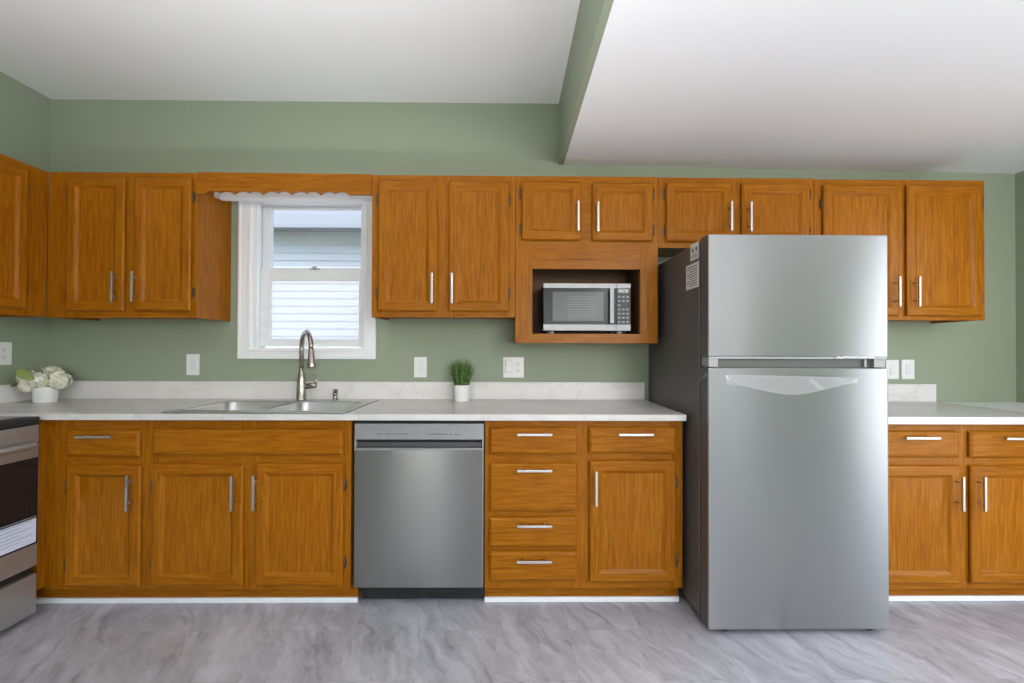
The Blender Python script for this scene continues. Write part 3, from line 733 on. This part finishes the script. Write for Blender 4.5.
def recept(r, of, cx, cz):
    for dz in (-.0195, .0195):
        b = MB().tube([(cx, -.0060, cz+dz), (cx, -.0085, cz+dz)], .0165, 24, 0, smooth=False)
        for dx in (-.0065, .0065): b.box(cx+dx-.0012, cx+dx+.0012, -.0088, -.0080, cz+dz-.001, cz+dz+.008, 1)
        b.tube([(cx, -.0088, cz+dz-.008), (cx, -.0080, cz+dz-.008)], .0028, 10, 1)
        b.build('receptacle', [PLATE, SLOT], r, of)
r, of = plate('switch_plate', 'white rocker switch plate on the wall between left corner and window', 'light switch', -1.909, -1.833, 1.050, 1.175); rocker(r, of, -1.871, 1.1125)
r, of = plate('switch_plate', 'white rocker switch plate on the wall between window and grass pot', 'light switch', -.556, -.480, 1.040, 1.162); rocker(r, of, -.518, 1.101)
r, of = plate('outlet_plate', 'wide white double wall plate with outlet, right of the grass pot', 'outlet', -.022, .102, 1.040, 1.163); recept(r, of, .066, 1.1015)
b = MB().box(-.008, .032, -.022, -.0062, 1.070, 1.146, bev=.008); b.build('plug_in_cover', PLATE, r, of)
r, of = plate('switch_plate', 'white wall plate partly covered by the right edge of the refrigerator', 'light switch', 2.296, 2.374, 1.037, 1.153); rocker(r, of, 2.335, 1.095)
r, of = plate('outlet_plate', 'fully visible white wall plate right of the refrigerator', 'outlet', 2.391, 2.470, 1.037, 1.155); rocker(r, of, 2.4305, 1.096)
# outlet on the left wall, turned to face +X
LOp = thing('outlet_plate', 'white outlet plate on the left wall above the flower pot', 'outlet', (XL, -.262, 1.178), math.pi/2, group='wall plates')
MB().box(-.055, .055, -.0065, -.0003, -.062, .062, bev=.0025).build('cover_plate', PLATE, LOp)
recept(LOp, (0, 0, 0), .010, 0)

# ------------------------------------------------------------------ potted plants
GP = thing('potted_grass', 'green artificial grass in a small white ribbed pot on the countertop', 'plant', (-.2585, -.112, .9105))
go = (-.2585, -.112, .9105)
prof = [(.001, .9105), (.040, .9105), (.043, .913)]
for i in range(9): prof += [(.0435+.0005*i, .917+i*.0092), (.0452+.0005*i, .9205+i*.0092)]
prof += [(.0505, 1.004), (.0465, 1.004), (.044, .993), (.001, .993)]
MB().lathe(prof, go, 40).build('pot', CERAMIC, GP, go)
GR = mat('grass_blade_green', (.06, .15, .03), .5); g = N(GR)
oi = g.n('TexCoord'); no = g.n('TexNoise', {'Vector': oi.outputs['Object'], 'Scale': 60}).outputs['Fac']
g.l(g.ramp(no, [(.3, (.020, .055, .012)), (.52, (.09, .19, .035)), (.8, (.30, .42, .12))]), g.b.inputs['Base Color'])
b = MB(); random.seed(11)
for i in range(330):
    a = random.uniform(0, 6.283); r0 = .040*math.sqrt(random.random()); sp_ = random.uniform(.3, 1.0)
    h = random.uniform(.105, .196)*(1-.12*(r0/.04)); tip = r0+sp_*.060*(r0/.04+.15)
    P = []
    for k in range(5):
        t = k/4; rr = r0+(tip-r0)*t**1.6; P.append(Vector((go[0]+rr*math.cos(a), go[1]+rr*math.sin(a), .990+h*t-(.012*t*t))))
    wv = Vector((-math.sin(a+random.uniform(-1, 1)), math.cos(a+random.uniform(-1, 1)), 0)).normalized()
    prev = None
    for k, p_ in enumerate(P):
        wd = .0027*(1-(k/4)**2)+.0003; q = (b.bm.verts.new(p_-wv*wd), b.bm.verts.new(p_+wv*wd))
        if prev: b.bm.faces.new((prev[0], prev[1], q[1], q[0]))
        prev = q
tag(b.build('grass_blades', GR, GP, go), kind='stuff')

FP = thing('potted_flowers', 'white hydrangea blossoms in a plain white pot in the left counter corner', 'plant', (-2.545, -.200, .9105))
po = (-2.545, -.200, .9105)
MB().lathe([(.001, .9105), (.045, .9105), (.050, .914), (.0535, .994), (.0535, .997), (.049, .997), (.047, .984), (.001, .984)], po, 40).build('pot', CERAMIC, FP, po)
PET = mat('cream_petal', (.74, .72, .60), .55); g = N(PET)
no = g.n('TexNoise', {'Vector': g.n('TexCoord').outputs['Object'], 'Scale': 30}).outputs['Fac']
g.l(g.ramp(no, [(.3, (.62, .64, .40)), (.5, (.80, .78, .66)), (.8, (.86, .85, .80))]), g.b.inputs['Base Color'])
LEAF = mat('hydrangea_leaf', (.10, .16, .04), .5)
random.seed(5)
def petal(b, c, nrm, s):
    nrm = nrm.normalized(); t = nrm.orthogonal().normalized(); t.rotate(Matrix.Rotation(random.uniform(0, 6.28), 3, nrm)); u = nrm.cross(t)
    for k in range(4):
        a = k*math.pi/2; d = t*math.cos(a)+u*math.sin(a); e = nrm.cross(d)
        v = [c, c+d*s*.55+e*s*.48+nrm*s*.22, c+d*s*1.05+nrm*s*.15, c+d*s*.55-e*s*.48+nrm*s*.22]
        f = b.bm.faces.new([b.bm.verts.new(q) for q in v]); f.smooth = True
for (bx, by, bz, br_) in ((-2.603, -.235, 1.008, .045), (-2.555, -.155, 1.056, .056), (-2.530, -.250, 1.034, .044), (-2.475, -.195, 1.032, .055), (-2.590, -.250, 1.044, .044)):
    b = MB(); c = Vector((bx, by, bz))
    for i in range(70):
        zz = 1-2*(i+.5)/70; a = i*2.39996; rr = math.sqrt(1-zz*zz)
        n_ = Vector((rr*math.cos(a), rr*math.sin(a), zz))
        petal(b, c+n_*br_*random.uniform(.72, .95)*Vector((1, 1, .85)).length/1.65, n_+Vector((random.uniform(-.3, .3), random.uniform(-.3, .3), random.uniform(-.3, .3))), random.uniform(.013, .018))
    b.tube([(bx*.5+po[0]*.5, by*.5+po[1]*.5, .978), (bx, by, bz)], .003, 6, 1)
    b.build('blossom', [PET, LEAF], FP, po)
def leaf(p0, d, up, L, wd, m):
    b = MB(); d = Vector(d).normalized(); s_ = d.cross(Vector(up)).normalized(); n_ = s_.cross(d); rows = []
    for k in range(8):
        t = k/7; c = Vector(p0)+d*L*t-n_*L*.25*t*t; hw = wd*math.sin(math.pi*min(1, t*.92+.06))**.8
        rows.append([b.bm.verts.new(c-s_*hw+n_*hw*.3), b.bm.verts.new(c), b.bm.verts.new(c+s_*hw+n_*hw*.3)])
    for k in range(7):
        for j in (0, 1):
            f = b.bm.faces.new((rows[k][j], rows[k][j+1], rows[k+1][j+1], rows[k+1][j])); f.smooth = True
    b.build('leaf', m, FP, po)
LEAF2 = mat('hydrangea_leaf_light', (.22, .29, .08), .5)
leaf((-2.620, -.190, 1.045), (-1, .10, .15), (0, -.8, 1), .085, .036, LEAF)
leaf((-2.625, -.215, 1.01), (-1, -.3, .10), (0, -.7, 1), .080, .028, LEAF)
leaf((-2.600, -.300, 1.090), (1, -.10, -.50), (0, -1, .45), .100, .024, LEAF2)
leaf((-2.51, -.16, 1.05), (.8, .1, .25), (0, -.6, 1), .07, .022, LEAF)
leaf((-2.54, -.245, .995), (.5, -.8, .3), (0, 0, 1), .05, .018, LEAF)

# ------------------------------------------------------------------ added fill lights behind the camera, built as upward cans
def fill_uplighter(x, y, label, e, sp):
    r = thing('fill_uplighter', label, 'fill_lamp', (x, y, 0))
    MB().lathe([(.001, .001), (.13, .001), (.14, .01), (.14, .34), (.13, .35), (.125, .34), (.125, .06), (.001, .06)], (0, 0), 32).build('can', BLACK, r)
    m = mat('fill_lamp_glass', (.9, .88, .85), .4); p = m.node_tree.nodes['Principled BSDF']
    p.inputs['Emission Color'].default_value = (1, .97, .93, 1); p.inputs['Emission Strength'].default_value = 3
    MB().lathe([(.001, .062), (.08, .062), (.085, .10), (.06, .14), (.001, .15)], (0, 0), 32).build('fill_bulb', m, r)
    light('fill_uplighter_light', 'AREA', (x, y, .36), (0, 0, 1), e, (.975, .985, 1), shape='DISK', size=.24, spread=math.radians(sp))
fill_uplighter(-.75, -2.4, 'black can added as fill light on the floor at the left behind the camera', 36, 118)
fill_uplighter(1.75, -3.3, 'black can added as fill light on the floor at the right behind the camera', 17, 160)

PL = thing('fill_pendant', 'white globe added as fill light, hanging from the dropped ceiling behind the camera', 'fill_lamp', (1.30, -3.10, 2.30))  # unseen pendant added to brighten the walls
MB().lathe([(.001, -.001), (.06, -.001), (.055, -.025), (.001, -.03)], (0, 0), 24).tube([(0, 0, -.028), (0, 0, -.30)], .004, 8).build('cord', BLACK, PL)
m = mat('fill_globe_glass', (.9, .9, .88), .4); p = m.node_tree.nodes['Principled BSDF']
p.inputs['Emission Color'].default_value = (1, .98, .95, 1); p.inputs['Emission Strength'].default_value = 4
MB().lathe([(.001, -.555)]+[(.13*math.sin(math.radians(a)), -.43-.125*math.cos(math.radians(a))) for a in range(15, 180, 15)]+[(.001, -.305)], (0, 0), 32).build('globe', m, PL)
l = light('fill_pendant_light', 'POINT', (1.30, -3.10, 2.30-.43), (0, 0, -1), 66, (1, .99, .97), shadow_soft_size=.20)
